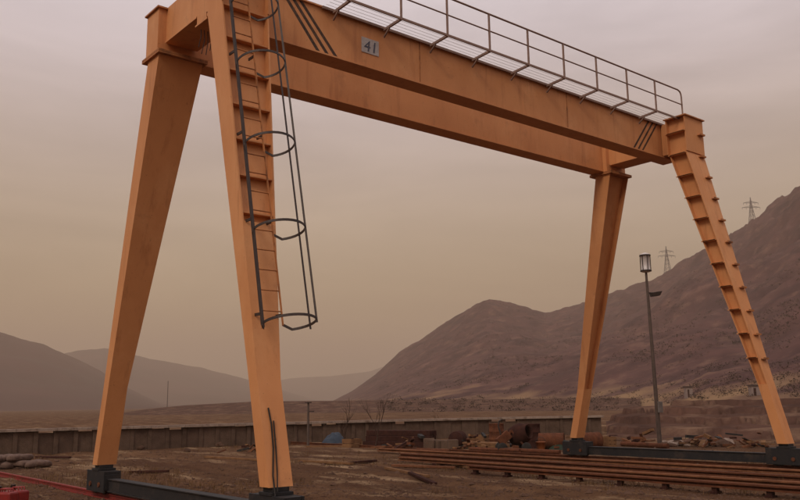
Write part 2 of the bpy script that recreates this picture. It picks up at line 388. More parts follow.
for L in 'ABCD':
    mb = MB()
    x0, x1, y0, y1 = sec(L, HB)
    plate(mb, L, HF, ZK, lo, hi, lo, hi)
    if OPEN[L] is None:
        plate(mb, L, ZK, HB, lo, hi, lo, hi)
    elif OPEN[L] == '-y':
        zk = 4.3 if L == 'B' else ZK
        if L == 'B': plate(mb, L, ZK, zk, lo, hi, lo, hi)
        plate(mb, L, zk, HB, lo, lambda a, b: a+T, lo, hi)
        plate(mb, L, zk, HB, lambda a, b: b-T, hi, lo, hi)
        plate(mb, L, zk, HB, lambda a, b: a+T, lambda a, b: b-T, lambda a, b: min(b-T, a+REC[L]), hi)
    else:
        plate(mb, L, ZK, HB, lo, hi, lo, lambda a, b: a+T)
        plate(mb, L, ZK, HB, lo, hi, lambda a, b: b-T, hi)
        plate(mb, L, ZK, HB, lambda a, b: min(b-T, a+REC[L]), hi, lambda a, b: a+T, lambda a, b: b-T)
    leg = mb.build('leg', PAINT, crane, origin=((x0+x1)/2, YF[L], HF)); leg['label'] = LABELS[L]; legs[L] = leg
    # head above the leg
    mb = MB()
    HH = HT-.10 if L in 'AC' else HT
    if L in 'AC': hy0, hy1 = 8.20, 8.72
    else: hy0, hy1 = 5.66, 6.24
    hx0, hx1 = x0, x1
    if L == 'D':
        mb.box(hx0+.12, hx1, hy0+T, hy1-T, HB, HT)
        mb.box(hx0, hx1, hy0, hy0+T, HB, HT); mb.box(hx0, hx1, hy1-T, hy1, HB, HT)
        
    elif L == 'B':
        mb.box(hx0, hx0+T, hy0, hy1, HB, HT); mb.box(hx1-T, hx1, hy0, hy1, HB, HT); mb.box(hx0+T, hx1-T, hy0+.13, hy1, HB, HT)
    else:
        mb.box(hx0, hx1, hy0, hy1, HB, HH)
    head = mb.build('leg_head', PAINT, crane)
    cap = MB().box(hx0-.04, hx1+.04, hy0-.05, hy1+.04, HH, HH+.03).build('cap_plate', 'crane_paint_worn', head)
    if L in 'AC':
        MB().box(hx0-.05, hx1+.06, y0-.06, max(y1, hy1)+.06, HB-.035, HB-.001).build('splice_flange', 'crane_paint_worn', leg)
        MB().box(hx0-.05, hx1+.06, y0-.06, max(y1, hy1)+.06, HB-.075, HB-.04).build('splice_flange', 'crane_paint_worn', leg)
    else:
        # the connecting block between head and near girder
        MB().box(hx0+.12, hx1-.12, hy1, YN, HB+.05, HT-.05).build('girder_seat', PAINT, head)
    # ribs in the open channels
    if OPEN[L] and L != 'C':
        zz = 8.65
        while zz > (4.4 if L == 'B' else ZK+.25):
            mb = MB()
            if zz > HB: a0, a1, b0, b1 = hx0, hx1, hy0, hy1
            else: a0, a1, b0, b1 = sec(L, zz)
            if L == 'B':
                mb.box(a0+T, a1-T, b0+.012, min(b1-T, b0+.13)-.001, zz-.02, zz)
            else:
                mb.box(a0-.035, min(a1-T, a0+.12)-.001, b0+T+.001, b1-T-.001, zz-.02, zz); mb.box(a0-.035, a0-.001, b0+.005, b1+.02, zz-.022, zz+.002)
            mb.build('stiffener_rib', PAINT, head if zz > HB else leg)
            if L == 'D':
                mb = MB().box(a1-.30, a1-.06, b0-.08, b0+.005, zz-.055, zz-.035)
                mb.box(a1-.30, a1-.06, b0-.092, b0-.08, zz-.055, zz-.01)
                mb.build('climbing_step', 'crane_paint_worn', head if zz > HB else leg)
            zz -= .60
# girders
def girder(y0, gx0, gx1):
    mb = MB().box(gx0, gx1, y0+.02, y0+GW-.02, HB+.03, HT-.025)
    g = mb.build('girder', PAINT, crane)
    MB().box(gx0-.01, gx1+.01, y0-.025, y0+GW+.025, HB, HB+.03).build('bottom_flange', PAINT, g)
    MB().box(gx0-.01, gx1+.01, y0-.025, y0+GW+.025, HT-.025, HT).build('top_flange', PAINT, g)
    mb = MB(); yc = y0+GW/2
    mb.box(gx0+.2, gx1-.2, yc-.045, yc+.045, HT, HT+.012); mb.box(gx0+.2, gx1-.2, yc-.012, yc+.012, HT+.012, HT+.09); mb.box(gx0+.2, gx1-.2, yc-.028, yc+.028, HT+.09, HT+.12)
    mb.build('trolley_rail', 'rust', g)
    return g
gn = girder(YN, .12, S-.12); gn['label'] = 'near girder with a white number plate and black stripes'
gf = girder(YFAR, TX1+.011, S-TX1-.011)
# weld seams across the near web, hazard stripes, number plate
for sx in (4.9, 9.6): MB().box(sx-.012, sx+.012, YN+.014, YN+.0205, HB+.03, HT-.025).build('weld_seam', 'crane_paint_worn', gn)
ys = YN+.017
def stripe(xb, xt, wd):
    z0, z1 = HB+.035, HT-.03
    q = lambda y: [(xb, y, z0), (xb+wd, y, z0), (xt+wd, y, z1), (xt, y, z1)]
    MB().hexa(q(ys), q(ys+.004)).build('hazard_stripe', 'stripe_black', gn)
for k in range(3): stripe(2.36+k*.20, 1.62+k*.17, .085)
for k in range(3): stripe(12.22+k*.19, 12.98+k*.19, .07)
PX0, PX1, PZ0, PZ1 = 3.40, 3.82, 8.40, 8.71
pl = MB().box(PX0, PX1, YN+.008, YN+.0195, PZ0, PZ1).build('number_plate', 'sign_plate', gn)
fc = bpy.data.curves.new('digits', 'FONT'); fc.body = '41'; fc.size = .32; fc.extrude = .002; fc.align_x = 'CENTER'; fc.shear = .12; fc.space_character = 1.05
fo = bpy.data.objects.new('digits', fc); COL.objects.link(fo)
bpy.context.view_layer.update()
dg = bpy.context.evaluated_depsgraph_get()
tm = bpy.data.meshes.new_from_object(fo.evaluated_get(dg)); bpy.data.objects.remove(fo)
tm.materials.clear(); tm.materials.append(MATS['sign_ink'])
to = bpy.data.objects.new('lettering', tm); register(to, 'lettering', pl, Vector(((PX0+PX1)/2, YN+.004, PZ0+.04))); to.rotation_euler = (R(90), 0, 0)
# end beams tying the two girders at each end
for ex0, ex1 in ((.16, .74), (S-.74, S-.16)):
    eb = MB().box(ex0, ex1, YN+GW+.03, 8.199, 8.30, HT-.06).build('end_beam', PAINT, crane)
    MB().box(ex0-.03, ex1+.03, YN+GW+.035, 8.16, 8.27, 8.30).build('bottom_flange', PAINT, eb)
# dangling electric cables under the end beam
for k in range(5):
    x, y = .30+k*.09, 7.05+.05*k; l_ = .35+.25*random.random()
    MB().tube([(x, y, 8.27), (x+.01, y-.01, 8.27-l_*.5), (x+.03*random.uniform(-1, 1), y+.02, 8.27-l_)], .008, 5).build('cable', 'dark_steel', crane)

# walkway with brackets, grating and railing on the near side
P0, PS = 3.9289, 1.2245; YW = 5.885
wx0, wx1 = 2.45, S-.35
wk = MB().bar((wx0, YW, HT-.03), (wx1, YW, HT-.02), .03, .045).bar((wx0, YN-.035, HT-.03), (wx1, YN-.035, HT-.03), .03, .05).build('walkway', 'rail_paint', crane)
mb = MB()
yy = YW+.11
while yy < YN-.08:
    mb.bar((wx0+.02, yy, HT-.008), (wx1-.02, yy, HT-.008), .004, .006); yy += .11
mb.build('deck_grating', 'grey_steel', wk)
posts = [P0+i*PS for i in range(-1, 8)]+[S-.56]
for x in posts:
    MB().bar((x, YN-.03, HT-.065), (x, YW-.02, HT-.035), .04, .05).bar((x, YN-.02, HT-.22), (x, YN-.20, HT-.085), .03, .03).build('bracket', 'rail_paint', wk)
RH = .81
rl = MB()
xe = posts[-1]
rl.tube([(wx0+.1, YW, HT+RH), (xe-.16, YW, HT+RH), (xe-.06, YW, HT+RH-.03), (xe-.015, YW, HT+RH-.09), (xe, YW, HT+RH-.18), (xe, YW, HT)], .021, 8)
railing = rl.build('railing', 'rail_paint', crane)
MB().tube([(wx0+.1, YW, HT+RH*.52), (xe, YW, HT+RH*.52)], .016, 8).build('mid_rail', 'rail_paint', railing)
for x in posts[:-1]:
    MB().bar((x, YW, HT-.02), (x, YW, HT+RH), .034, .034).build('post', 'rail_paint', railing)

# ladder with safety cage on the near left leg
nY, nZ = 1/math.hypot(1, .223), -.223/math.hypot(1, .223)
def lad(x, z, off): return Vector((x, 4.331-off+.223*(z-2), z))
LX0, LX1 = .06, .40
ladder = MB()
ladder.bar(lad(LX0, 2.75, .15), lad(LX0, 9.6, .15), .014, .032, (0, 1, 0))
ladder = ladder.build('ladder', 'dark_steel', crane)
MB().bar(lad(LX1, 2.75, .15), lad(LX1, 9.6, .15), .014, .03, (0, 1, 0)).build('stringer', 'crane_paint_worn', ladder)
z = 2.95
while z < 9.5:
    MB().tube([lad(LX0, z, .15), lad(LX1, z, .15)], .011, 6).build('rung', 'crane_paint_worn', ladder); z += .3
for z in (2.9, 4.3, 5.7, 7.1):
    for x in (LX0, LX1): MB().bar(lad(x, z, .15), lad(x, z, -.02), .02, .04).build('standoff', 'dark_steel', ladder)
cage = None
CX, CR = .29, .37
HOOPZ = [2.76, 4.10, 5.44, 6.80, 7.85, 8.85, 9.5]
def hoop_pts(zc, a0, a1, n):
    out = []
    for i in range(n+1):
        t = a0+(a1-a0)*i/n
        c = lad(CX, zc, .15+.34); out.append(c+Vector((CR*math.cos(t), 0, 0))+Vector((0, -nY, -nZ))*CR*math.sin(t))
    return out
def hoop(zc):
    a = R(222)
    p = hoop_pts(zc, R(-52), R(232), 26)
    q = [lad(LX1, zc, .15)]+p+[lad(LX0, zc, .15)]
    mb = MB(); up = Vector((0, .223, 1)).normalized()
    for a_, b_ in zip(q, q[1:]):
        mb.bar(a_-(b_-a_)*.03, b_+(b_-a_)*.03, .010, .036, up)
    return mb
for i, zc in enumerate(HOOPZ):
    if i == 0: cage = hoop(zc).build('safety_cage', 'dark_steel', crane)
    else: hoop(zc).build('hoop', 'dark_steel', cage)
for t, zb in ((R(-8), 2.70), (R(42), 2.70), (R(90), 2.7), (R(140), 2.7), (R(188), 2.7)):
    if t in (R(90), R(140)): continue
    a = Vector((CR*math.cos(t), 0, 0))+Vector((0, -nY, -nZ))*CR*math.sin(t)
    MB().bar(lad(CX, zb, .49)+a*1.02, lad(CX, 9.4, .49)+a*1.02, .008, .03, a).build('strap', 'dark_steel', cage)
# cable and switch box low on the ladder leg
cb = MB()
def faceB(x, z, o=.015): 
    _, _, y0, _ = sec('B', z); return Vector((x, y0-o, z))
cb.tube([faceB(.11, 1.62), faceB(.13, 1.4), faceB(.12, 1.1), faceB(.07, .75), faceB(.05, .5, .05)], .011, 6)
cb.tube([faceB(.17, 1.45), faceB(.16, 1.1), faceB(.14, .8), faceB(.09, .55, .05)], .009, 6)
cb.build('power_cable', 'rubber', crane)

# sill beams and wheel bogies on the rails
for side, xa in ((0, .18), (1, S-.18)):
    mb = MB()
    mb.box(xa-.10, xa+.10, 4.58, 9.84, .14, .16); mb.box(xa-.10, xa+.10, 4.58, 9.84, .35, .37)
    mb.box(xa-.075, xa+.075, 4.58, 9.84, .16, .35)
    mb.build('sill_beam', 'black_paint', crane, .004)
    for L in (('B', 'A'), ('D', 'C'))[side]:
        yc = YF[L]; s_ = 1 if L in 'AC' else -1
        mb = MB()
        mb.box(xa-.16, xa-.13, yc-.44, yc+.44, .12, .50); mb.box(xa+.13, xa+.16, yc-.44, yc+.44, .12, .50)
        mb.box(xa-.13, xa+.13, yc-.42, yc+.42, .44, .495)
        mb.box(xa-.13, xa+.13, yc-.44, yc-.41, .16, .44); mb.box(xa-.13, xa+.13, yc+.41, yc+.44, .16, .44)
        bg_ = mb.build('bogie', 'black_paint', crane, .006)
        MB().box(xa-.17, xa+.17, yc-.16, yc+.16, .495, .54).box(xa-.13, xa+.13, yc-.12, yc+.12, .54, HF).build('foot_joint', 'black_paint', bg_, .006)
        for dy in (-.22, .22):
            MB().lathe([(.03, -.075), (.17, -.075), (.18, -.07), (.18, -.05), (.155, -.045), (.155, .045), (.18, .05), (.18, .07), (.17, .075), (.03, .075)], 24, (xa, yc+dy, .255), 'x').build('wheel', 'dark_steel', bg_)
            MB().lathe([(.045, -.18), (.045, .18)], 12, (xa, yc+dy, .255), 'x').build('axle', 'rust', bg_)
        if L != 'D' and L != 'C': continue
        # travel motor on the outboard end
        MB().lathe([(.05, -.2), (.095, -.19), (.10, -.02), (.10, .14), (.06, .17)], 18, (xa-.27 if side == 0 else xa+.27, yc+s_*.22, .33), 'y').build('drive_motor', 'dark_steel', bg_)

# ------------------------------------------------------------------ runway rails
def rail_mesh(x, y0, y1, zb=.0, k=1.0):
    mb = MB()
    mb.box(x-.07*k, x+.07*k, y0, y1, zb-.03, zb+.02*k); mb.box(x-.012*k, x+.012*k, y0, y1, zb+.02*k, zb+.075*k); mb.box(x-.035*k, x+.035*k, y0, y1, zb+.075*k, zb+.10*k)
    return mb
tag(rail_mesh(.18, -14, 40).build('crane_rail', 'red_primer'), 'red-brown crane rail under the left legs, running past the ladder leg', 'rail', 'crane runway rails')
tag(rail_mesh(S-.18, -14, 40).build('crane_rail', 'rust'), 'rusty crane rail under the right legs', 'rail', 'crane runway rails')

# ------------------------------------------------------------------ long steel sections laid beside the right runway
def section(x, y0, y1, zb, h, wd, mat, label):
    t = thing('steel_beam', (x, (y0+y1)/2, 0), label, 'steel beam', 'long steel beams beside the right runway')
    b = MB().box(x-wd/2, x+wd/2, y0, y1, zb, zb+.03).box(x-.02, x+.02, y0, y1, zb+.03, zb+h-.03).box(x-wd/2, x+wd/2, y0, y1, zb+h-.03, zb+h).build('beam', mat, t)
    return t
b1 = section(8.45, -9.0, 9.0, .10, .10, .17, 'rust', 'nearest long rusty beam on short stub posts, in front of the right legs')
y = 8.8
while y > -9:
    o = MB().box(8.45-.05, 8.45+.05, y-.05, y+.05, -.06, .099).box(8.45-.09, 8.45+.09, y-.07, y+.07, -.03, .03).build('stub_post', 'timber_dark', b1); y -= 1.02
section(9.75, -9.5, 13.2, .06, .10, .17, 'rust_light', 'second long rusty beam counted from the camera')
section(10.95, -9.2, 14.6, .06, .10, .17, 'rust', 'third long rusty beam counted from the camera')
section(12.35, -9.8, 17.5, .06, .10, .17, 'rust_light', 'farthest long rusty beam, closest to the black sill beam')
# low timber bearers under beams 2..4
for ib, yb in enumerate((11.5, 8, 4.5, 1, -2.5, -6)):
    tag(MB().box(9.55, 12.6, yb-.08, yb+.08, -.04, .06 if yb > 20 else .059).build('timber_bearer', 'timber_dark'), 'dark timber bearer, %s, laid across under the long beams' % NTH[ib], 'timber', 'bearers under the beams')

# ------------------------------------------------------------------ low concrete wall with pilasters behind the yard
WA, WB = Vector((-2.5, 27.6, 0)), Vector((29.7, 21.0, 0))
WH = .93
def wall_pt(s): 
    x = WA.x+(WB.x-WA.x)*s
    return Vector((x, lerp_tab([(-4, 27.7), (2.5, 27.2), (12.4, 26.3), (19.7, 25.1), (24.5, 23.6), (29.7, 21.2)], x), 0))
wall = thing('yard_wall', WA.lerp(WB, .5), 'long low concrete wall with a coping and pilasters across the back of the yard', 'wall')
NP = 46
pts = [wall_pt(i/NP) for i in range(NP+1)]
for i in range(NP):
    a, b = pts[i], pts[i+1]; d = (b-a).normalized(); up = Vector((0, 0, 1))
    mb = MB(); j = random.uniform(-.02, .05); nrm = Vector((-d.y, d.x, 0))
    z0, z1 = -.15, WH-.10-(random.random() < .3)*random.uniform(0, .12)
    mb.hexa([a+d*.085+nrm*(-.06+j)+up*z0, b-d*.085+nrm*(-.06+j)+up*z0, b-d*.085+nrm*.06+up*z0, a+d*.085+nrm*.06+up*z0],
            [a+d*.085+nrm*(-.06+j)+up*z1, b-d*.085+nrm*(-.06+j)+up*z1, b-d*.085+nrm*.06+up*z1, a+d*.085+nrm*.06+up*z1])
    mb.build('panel', random.choice(('concrete', 'concrete', 'concrete_stained')), wall)
    mb = MB()
    mb.hexa([a-d*.08-nrm*.085+up*-.15, a+d*.08-nrm*.085+up*-.15, a+d*.08+nrm*.1+up*-.15, a-d*.08+nrm*.1+up*-.15],
            [a-d*.08-nrm*.085+up*(WH-.10), a+d*.08-nrm*.085+up*(WH-.10), a+d*.08+nrm*.1+up*(WH-.10), a-d*.08+nrm*.1+up*(WH-.10)])
    mb.build('pilaster', 'concrete', wall)
    mb = MB(); e = d*.006
    mb.hexa([a+e-nrm*.19+up*(WH-.10), b-e-nrm*.19+up*(WH-.10), b-e+nrm*.18+up*(WH-.10), a+e+nrm*.18+up*(WH-.10)],
            [a+e-nrm*.19+up*WH, b-e-nrm*.19+up*WH, b-e+nrm*.18+up*(WH), a+e+nrm*.18+up*(WH)])
    mb.build('coping_stone', 'concrete_pale', wall)

# ------------------------------------------------------------------ light mast
pf = onz(660, 446); pf.z = 0
lamp = thing('light_mast', pf, 'slim light mast with a caged lantern on top, behind the right legs', 'light mast')
tp = atdist(646, 272, math.hypot(pf.x-CAM.x, pf.y-CAM.y)); MH = tp.z
top = Vector((tp.x, tp.y, MH)); lean = (top-pf)
MB().tube([pf+lean*t for t in (0, .25, .5, .75, 1.0)], .085, 10, r2=.045).build('pole', 'pole_steel', lamp)
MB().lathe([(.16, -.05), (.16, .05), (.10, .09)], 14, pf).build('base_plate', 'dark_steel', lamp)
lt = MB().lathe([(.05, 0), (.17, .02), (.19, .06), (.17, .08), (.165, .60), (.19, .62), (.19, .67), (.15, .72), (.05, .76)], 10, top+Vector((0, 0, -.02))).build('lantern', 'lamp_glass', lamp)
for k in range(6):
    a = 2*math.pi*k/6; dx, dy = .185*math.cos(a), .185*math.sin(a)
    MB().bar(top+Vector((dx, dy, .03)), top+Vector((dx, dy, .64)), .022, .022).build('lantern_bar', 'dark_steel', lt)
for zr in (.02, .61):
    MB().lathe([(.18, 0), (.21, 0), (.21, .05), (.18, .05)], 14, top+Vector((0, 0, zr))).build('lantern_ring', 'dark_steel', lt)
br = pf+lean*.875
rr = _R
MB().bar(br, br+rr*.42, .05, .05).build('bracket_arm', 'dark_steel', lamp)
MB().hexa([br+rr*.12+Vector((0, 0, -.14))-_F*.12, br+rr*.44+Vector((0, 0, -.10))-_F*.12, br+rr*.44+Vector((0, 0, -.10))+_F*.12, br+rr*.12+Vector((0, 0, -.14))+_F*.12],
          [br+rr*.10+Vector((0, 0, .0))-_F*.15, br+rr*.52+Vector((0, 0, .06))-_F*.15, br+rr*.52+Vector((0, 0, .06))+_F*.15, br+rr*.10+Vector((0, 0, .0))+_F*.15]).build('floodlight', 'dark_steel', lamp, .01)
MB().box(pf.x-.12, pf.x+.12, pf.y-.16, pf.y-.09, 1.2, 1.6).build('control_box', 'lamp_body', lamp, .01)

# ------------------------------------------------------------------ slim posts
def post(u, vb, vt, r, label, cross=False, dist=None):
    b = onz(u, vb) if dist is None else atdist(u, vb, dist)
    if dist is None: b.z = 0
    d = math.hypot(b.x-CAM.x, b.y-CAM.y); t = atdist(u, vt, d)
    p = thing('utility_pole', b, label, 'pole')
    MB().tube([b-Vector((0, 0, .1)), b.lerp(Vector((b.x, b.y, t.z)), .5), Vector((b.x, b.y, t.z))], r, 8, r2=r*.75).build('shaft', 'pole_steel', p)
    if cross:
        q = Vector((b.x, b.y, t.z-.4)); MB().bar(q-_R*.9, q+_R*.9, .09, .09).build('crossarm', 'pole_steel', p)
        for s_ in (-.8, 0, .8): MB().lathe([(.04, 0), (.07, .05), (.05, .12), (.03, .2)], 8, q+_R*s_+Vector((0, 0, .045))).build('insulator', 'lamp_glass', p)
    else:
        MB().box(b.x-.1, b.x+.1, b.y-.1, b.y+.1, t.z, t.z+.04).build('cap', 'dark_steel', p)
        MB().bar(Vector((b.x, b.y, t.z*.8)), Vector((b.x, b.y, t.z*.8))+_R*.25, .04, .04).build('arm', 'dark_steel', p)
post(308, 446, 403, .055, 'dark plain post standing right of the ladder leg')
post(167, 412, 381, .22, 'faint distant utility pole between the left legs', False, 420)

# ------------------------------------------------------------------ pylons on the mountain
def pylon(u, vb, vt, d, label):
    b = atdist(u, vb, d); t = atdist(u, vt, d); H = t.z-b.z
    p = thing('lattice_pylon', b, label, 'pylon', 'pylons on the mountain crest')
    k = H/30
    def c(sx, sy, z):
        hw = (3.2*(1-z/22)+.7*(z/22) if z < 22 else .7*(1-(z-22)/9))*k
        return b+_R*sx*hw+_F*sy*hw+Vector((0, 0, z*k))
    lv = [-4, 5, 10, 14, 18, 22, 26, 30]
    mb = MB()
    for sx in (-1, 1):
        for sy in (-1, 1):
            for z0, z1 in zip(lv, lv[1:]): mb.bar(c(sx, sy, z0), c(sx, sy, z1), .34*k, .34*k)
    mb.build('tower_legs', 'pylon_steel', p)
    mb = MB()
    for z0, z1 in zip(lv, lv[1:]):
        for (a, e) in (((-1, -1), (1, -1)), ((1, -1), (1, 1)), ((1, 1), (-1, 1)), ((-1, 1), (-1, -1))):
            mb.bar(c(*a, z0), c(*e, z1), .2*k, .2*k); mb.bar(c(*e, z0), c(*a, z1), .2*k, .2*k)
    mb.build('bracing', 'pylon_steel', p)
    for z, hw in ((20, 8.5), (24.5, 7.0)):
        mb = MB(); q = b+Vector((0, 0, z*k))
        for sy in (-.6, .6):
            for s_ in (-1, 1):
                mb.bar(q+_F*sy*k, q+_R*s_*hw*k, .28*k, .28*k); mb.bar(q+_F*sy*k+Vector((0, 0, 1.6*k)), q+_R*s_*hw*k, .24*k, .24*k)
        ar = mb.build('crossarm', 'pylon_steel', p)
        for s_ in (-1, -.55, .55, 1):
            e = q+_R*s_*hw*k; MB().bar(e, e-Vector((0, 0, 1.8*k)), .22*k, .22*k).build('insulator', 'pylon_steel', ar)
pylon(668, 276, 246, 900, 'faint grey lattice pylon on the mountain crest just right of the lantern')
pylon(753, 228, 197, 860, 'faint grey lattice pylon on the mountain crest near the right edge')

# ------------------------------------------------------------------ bare trees by the wall
def bare_tree(u, vb, hgt, seed, label, dist=None, spread=.5):
    rnd = random.Random(seed)
    b = onz(u, vb) if dist is None else atdist(u, vb, dist)
    b.z = -.05
    t = thing('bare_tree', b, label, 'tree', 'bare trees along the wall')
    trunk, crown = MB(), MB()
    def grow(p, d, l_, r, lvl):
        pts_ = [p]; q = p
        for i in range(3):
            d = (d+Vector((rnd.uniform(-.16, .16), rnd.uniform(-.16, .16), .05))).normalized(); q = q+d*l_/3; pts_.append(q)
        (trunk if lvl == 0 else crown).tube(pts_, r, 6 if lvl < 2 else 4, r2=r*.62)
        if lvl >= 4: return
        for i in range(3 if lvl < 3 else 2):
            a = rnd.uniform(0, 6.28); s_ = spread*rnd.uniform(.6, 1.3)
            nd = (d+Vector((math.cos(a)*s_, math.sin(a)*s_, rnd.uniform(-.1, .3)))).normalized()
            st = pts_[-1] if i == 0 else pts_[rnd.choice((1, 2, 3))]
            grow(st, nd, l_*rnd.uniform(.55, .78), r*.58, lvl+1)
    grow(b, Vector((rnd.uniform(-.08, .08), 0, 1)), hgt*.36, hgt*.014, 0)
    trunk.build('trunk', 'bark', t, origin=b); crown.build('crown', 'bark', t)
bare_tree(345, 446, 1.9, 3, 'pale thin bare tree behind the blue tarpaulin heap', None, .55)
bare_tree(375, 449, 2.1, 8, 'darker bare tree just left of the dark steel stack', None, .35)
bare_tree(441, 437, 1.5, 5, 'low bushy bare tree in front of the wall beside the pale blocks', None, .9)

# ------------------------------------------------------------------ site clutter
def heap_mesh(name, cx, cy, rx, ry, h, mat, parent=None, seed=0, nr=12, na=26, zb=-.04, folds=.35):
    mb = MB(); vs_ = [(cx, cy, h+zb)]; fs = []
    for i in range(1, nr+1):
        t = i/nr
        for k in range(na):
            a = 2*math.pi*k/na
            w_ = 1+.18*noise.noise(Vector((math.cos(a)*1.3, math.sin(a)*1.3, seed)))
            hh = h*(1-t**1.8)*(1+folds*noise.noise(Vector((math.cos(a)*t*3, math.sin(a)*t*3, seed+3))))
            vs_.append((cx+rx*t*w_*math.cos(a), cy+ry*t*w_*math.sin(a), max(zb, hh+zb)))
    for k in range(na): fs.append((0, 1+k, 1+(k+1) % na))
    for i in range(nr-1):
        for k in range(na):
            k2 = (k+1) % na; fs.append((1+i*na+k, 1+(i+1)*na+k, 1+(i+1)*na+k2, 1+i*na+k2))
    mb.add(vs_, fs, True)
    return mb.build(name, mat, parent)
p = onz(335, 444)
tag(heap_mesh('tarpaulin_heap', p.x, p.y, .72, .55, .50, 'blue_tarp', seed=2), 'dark blue tarpaulin thrown over a heap at the back of the yard', 'tarpaulin')
p = onz(562, 450); 
tag(heap_mesh('tarpaulin_heap', p.x+.3, p.y+.2, .75, .4, .36, 'green_tarp', seed=5), 'low dark green tarpaulin bundle left of the far right leg', 'tarpaulin')
# orange-brown boards lying before the blue tarp
q = onz(338, 447)
for k in range(3):
    tag(MB().bar(Vector((q.x-.9+.1*k, q.y+.9-.16*k, .03+.002*k)), Vector((q.x+1.0+.1*k, q.y-.9-.16*k, .035)), .14, .05).build('plank', 'timber'), 'orange-brown plank lying before the blue tarpaulin heap, %s of three' % ('farthest', 'middle', 'nearest')[k], 'plank', 'planks before the blue tarpaulin')
# stack of dark steel sheet piles / timbers
a, b = onz(366, 447), onz(428, 448); a.z = b.z = 0
d = (b-a).normalized(); nn = Vector((-d.y, d.x, 0))
for row in range(3):
    for k in range(4-row):
        off = nn*(.30*(k+row*.5))
        zz = .02+row*.205; e0, e1 = random.uniform(-.12, .12), random.uniform(-.12, .12)
        tag(MB().bar(a+d*e0+off+Vector((0, 0, zz+.1)), b+d*e1+off+Vector((0, 0, zz+.1)), .26, .2).build('dark_timber', 'timber_dark', None, .012), 'dark squared timber, %s row and %s, in the stack before the wall' % (('bottom', 'middle', 'top')[row], ('frontmost', 'second from front', 'third from front', 'rearmost')[k]), 'timber', 'dark timbers stacked before the wall')
# pale blocks
for i, (u, v) in enumerate([(429, 448), (434, 449), (440, 449), (446, 449), (453, 450)]):
    q = onz(u, v); s_ = .16+.05*random.random()
    mb = MB().box(q.x-s_, q.x+s_, q.y-s_*.7, q.y+s_*.7, -.03, .30+.1*random.random())
    o = mb.build('concrete_block', 'concrete', None, .02); o.rotation_euler.z = random.uniform(-.7, .7)
    tag(o, 'pale concrete block, %s, in the row right of the dark timber stack' % NTH[i], 'block', 'pale concrete blocks')
# stack of light planks
a, b = onz(464, 448.5), onz(499, 450); a.z = b.z = 0
d = (b-a).normalized(); nn = Vector((-d.y, d.x, 0))
for row in range(3):
    for k in range(3):
        tag(MB().bar(a+d*random.uniform(-.1, .1)+nn*.23*k+Vector((0, 0, .03+row*.085)), b+d*random.uniform(-.1, .1)+nn*.23*k+Vector((0, 0, .03+row*.085)), .2, .075).build('plank', 'timber', None, .006), 'light brown plank, %s layer and %s, in the low stack left of the mixer' % (('bottom', 'middle', 'top')[row], ('front', 'centre', 'rear')[k]), 'plank', 'light planks stacked by the mixer')
# small drum mixer
q = onz(514, 452); q.z = 0
mixer = thing('concrete_mixer', q, 'small reddish drum mixer with a dark open drum and tow handle', 'mixer')
ax = _R
fr = MB()
for s_ in (-1, 1):
    fr.bar(q-ax*.45+_F*.28*s_+Vector((0, 0, .12)), q-ax*.1+_F*.22*s_+Vector((0, 0, .72)), .06, .06)
    fr.bar(q+ax*.40+_F*.28*s_+Vector((0, 0, .12)), q-ax*.1+_F*.22*s_+Vector((0, 0, .72)), .06, .06)
fr.bar(q-ax*.45+Vector((0, 0, .2))-_F*.28, q-ax*.45+Vector((0, 0, .2))+_F*.28, .06, .06).bar(q+ax*.40+Vector((0, 0, .15))-_F*.28, q+ax*.40+Vector((0, 0, .15))+_F*.28, .06, .06)
fr.build('frame', 'rust', mixer)
dm = MB().lathe([(.12, -.36), (.30, -.30), (.36, -.08), (.36, .10), (.24, .36), (.225, .37), (.20, .30), (.28, .1), (.28, -.05)], 22)
dro = dm.build('drum', 'timber_dark', mixer, origin=(0, 0, 0)); ORG[dro] = q+ax*.22+Vector((0, 0, .58)); dro.location = ORG[dro]-ORG[mixer]
dro.rotation_mode = 'QUATERNION'; dro.rotation_quaternion = (ax*.75-_F*.6+Vector((0, 0, .25))).to_track_quat('Z', 'Y')
MB().bar(q-ax*.52-_F*.16+Vector((0, 0, .32)), q-ax*.15-_F*.16+Vector((0, 0, .62)), .26, .30).build('engine_cover', 'rust', mixer, .03)
MB().tube([q-ax*.42-_F*.2+Vector((0, 0, .5)), q-ax*.52-_F*.2+Vector((0, 0, .85)), q-ax*.50-_F*.2+Vector((0, 0, 1.02)), q-ax*.40-_F*.2+Vector((0, 0, 1.08))], .03, 8).build('tilt_handle', 'dark_steel', mixer)
for s_ in (-1, 1):
    for e_ in (-.42, .38):
        c = q+ax*e_+_F*.34*s_+Vector((0, 0, .16))
        wl2 = MB().lathe([(.05, -.04), (.15, -.045), (.165, -.03), (.165, .03), (.15, .045), (.05, .04)], 18)
        wo_ = wl2.build('wheel', 'rubber', mixer, origin=(0, 0, 0)); ORG[wo_] = c; wo_.location = c-ORG[mixer]; wo_.rotation_mode = 'QUATERNION'; wo_.rotation_quaternion = _F.to_track_quat('Z', 'Y')
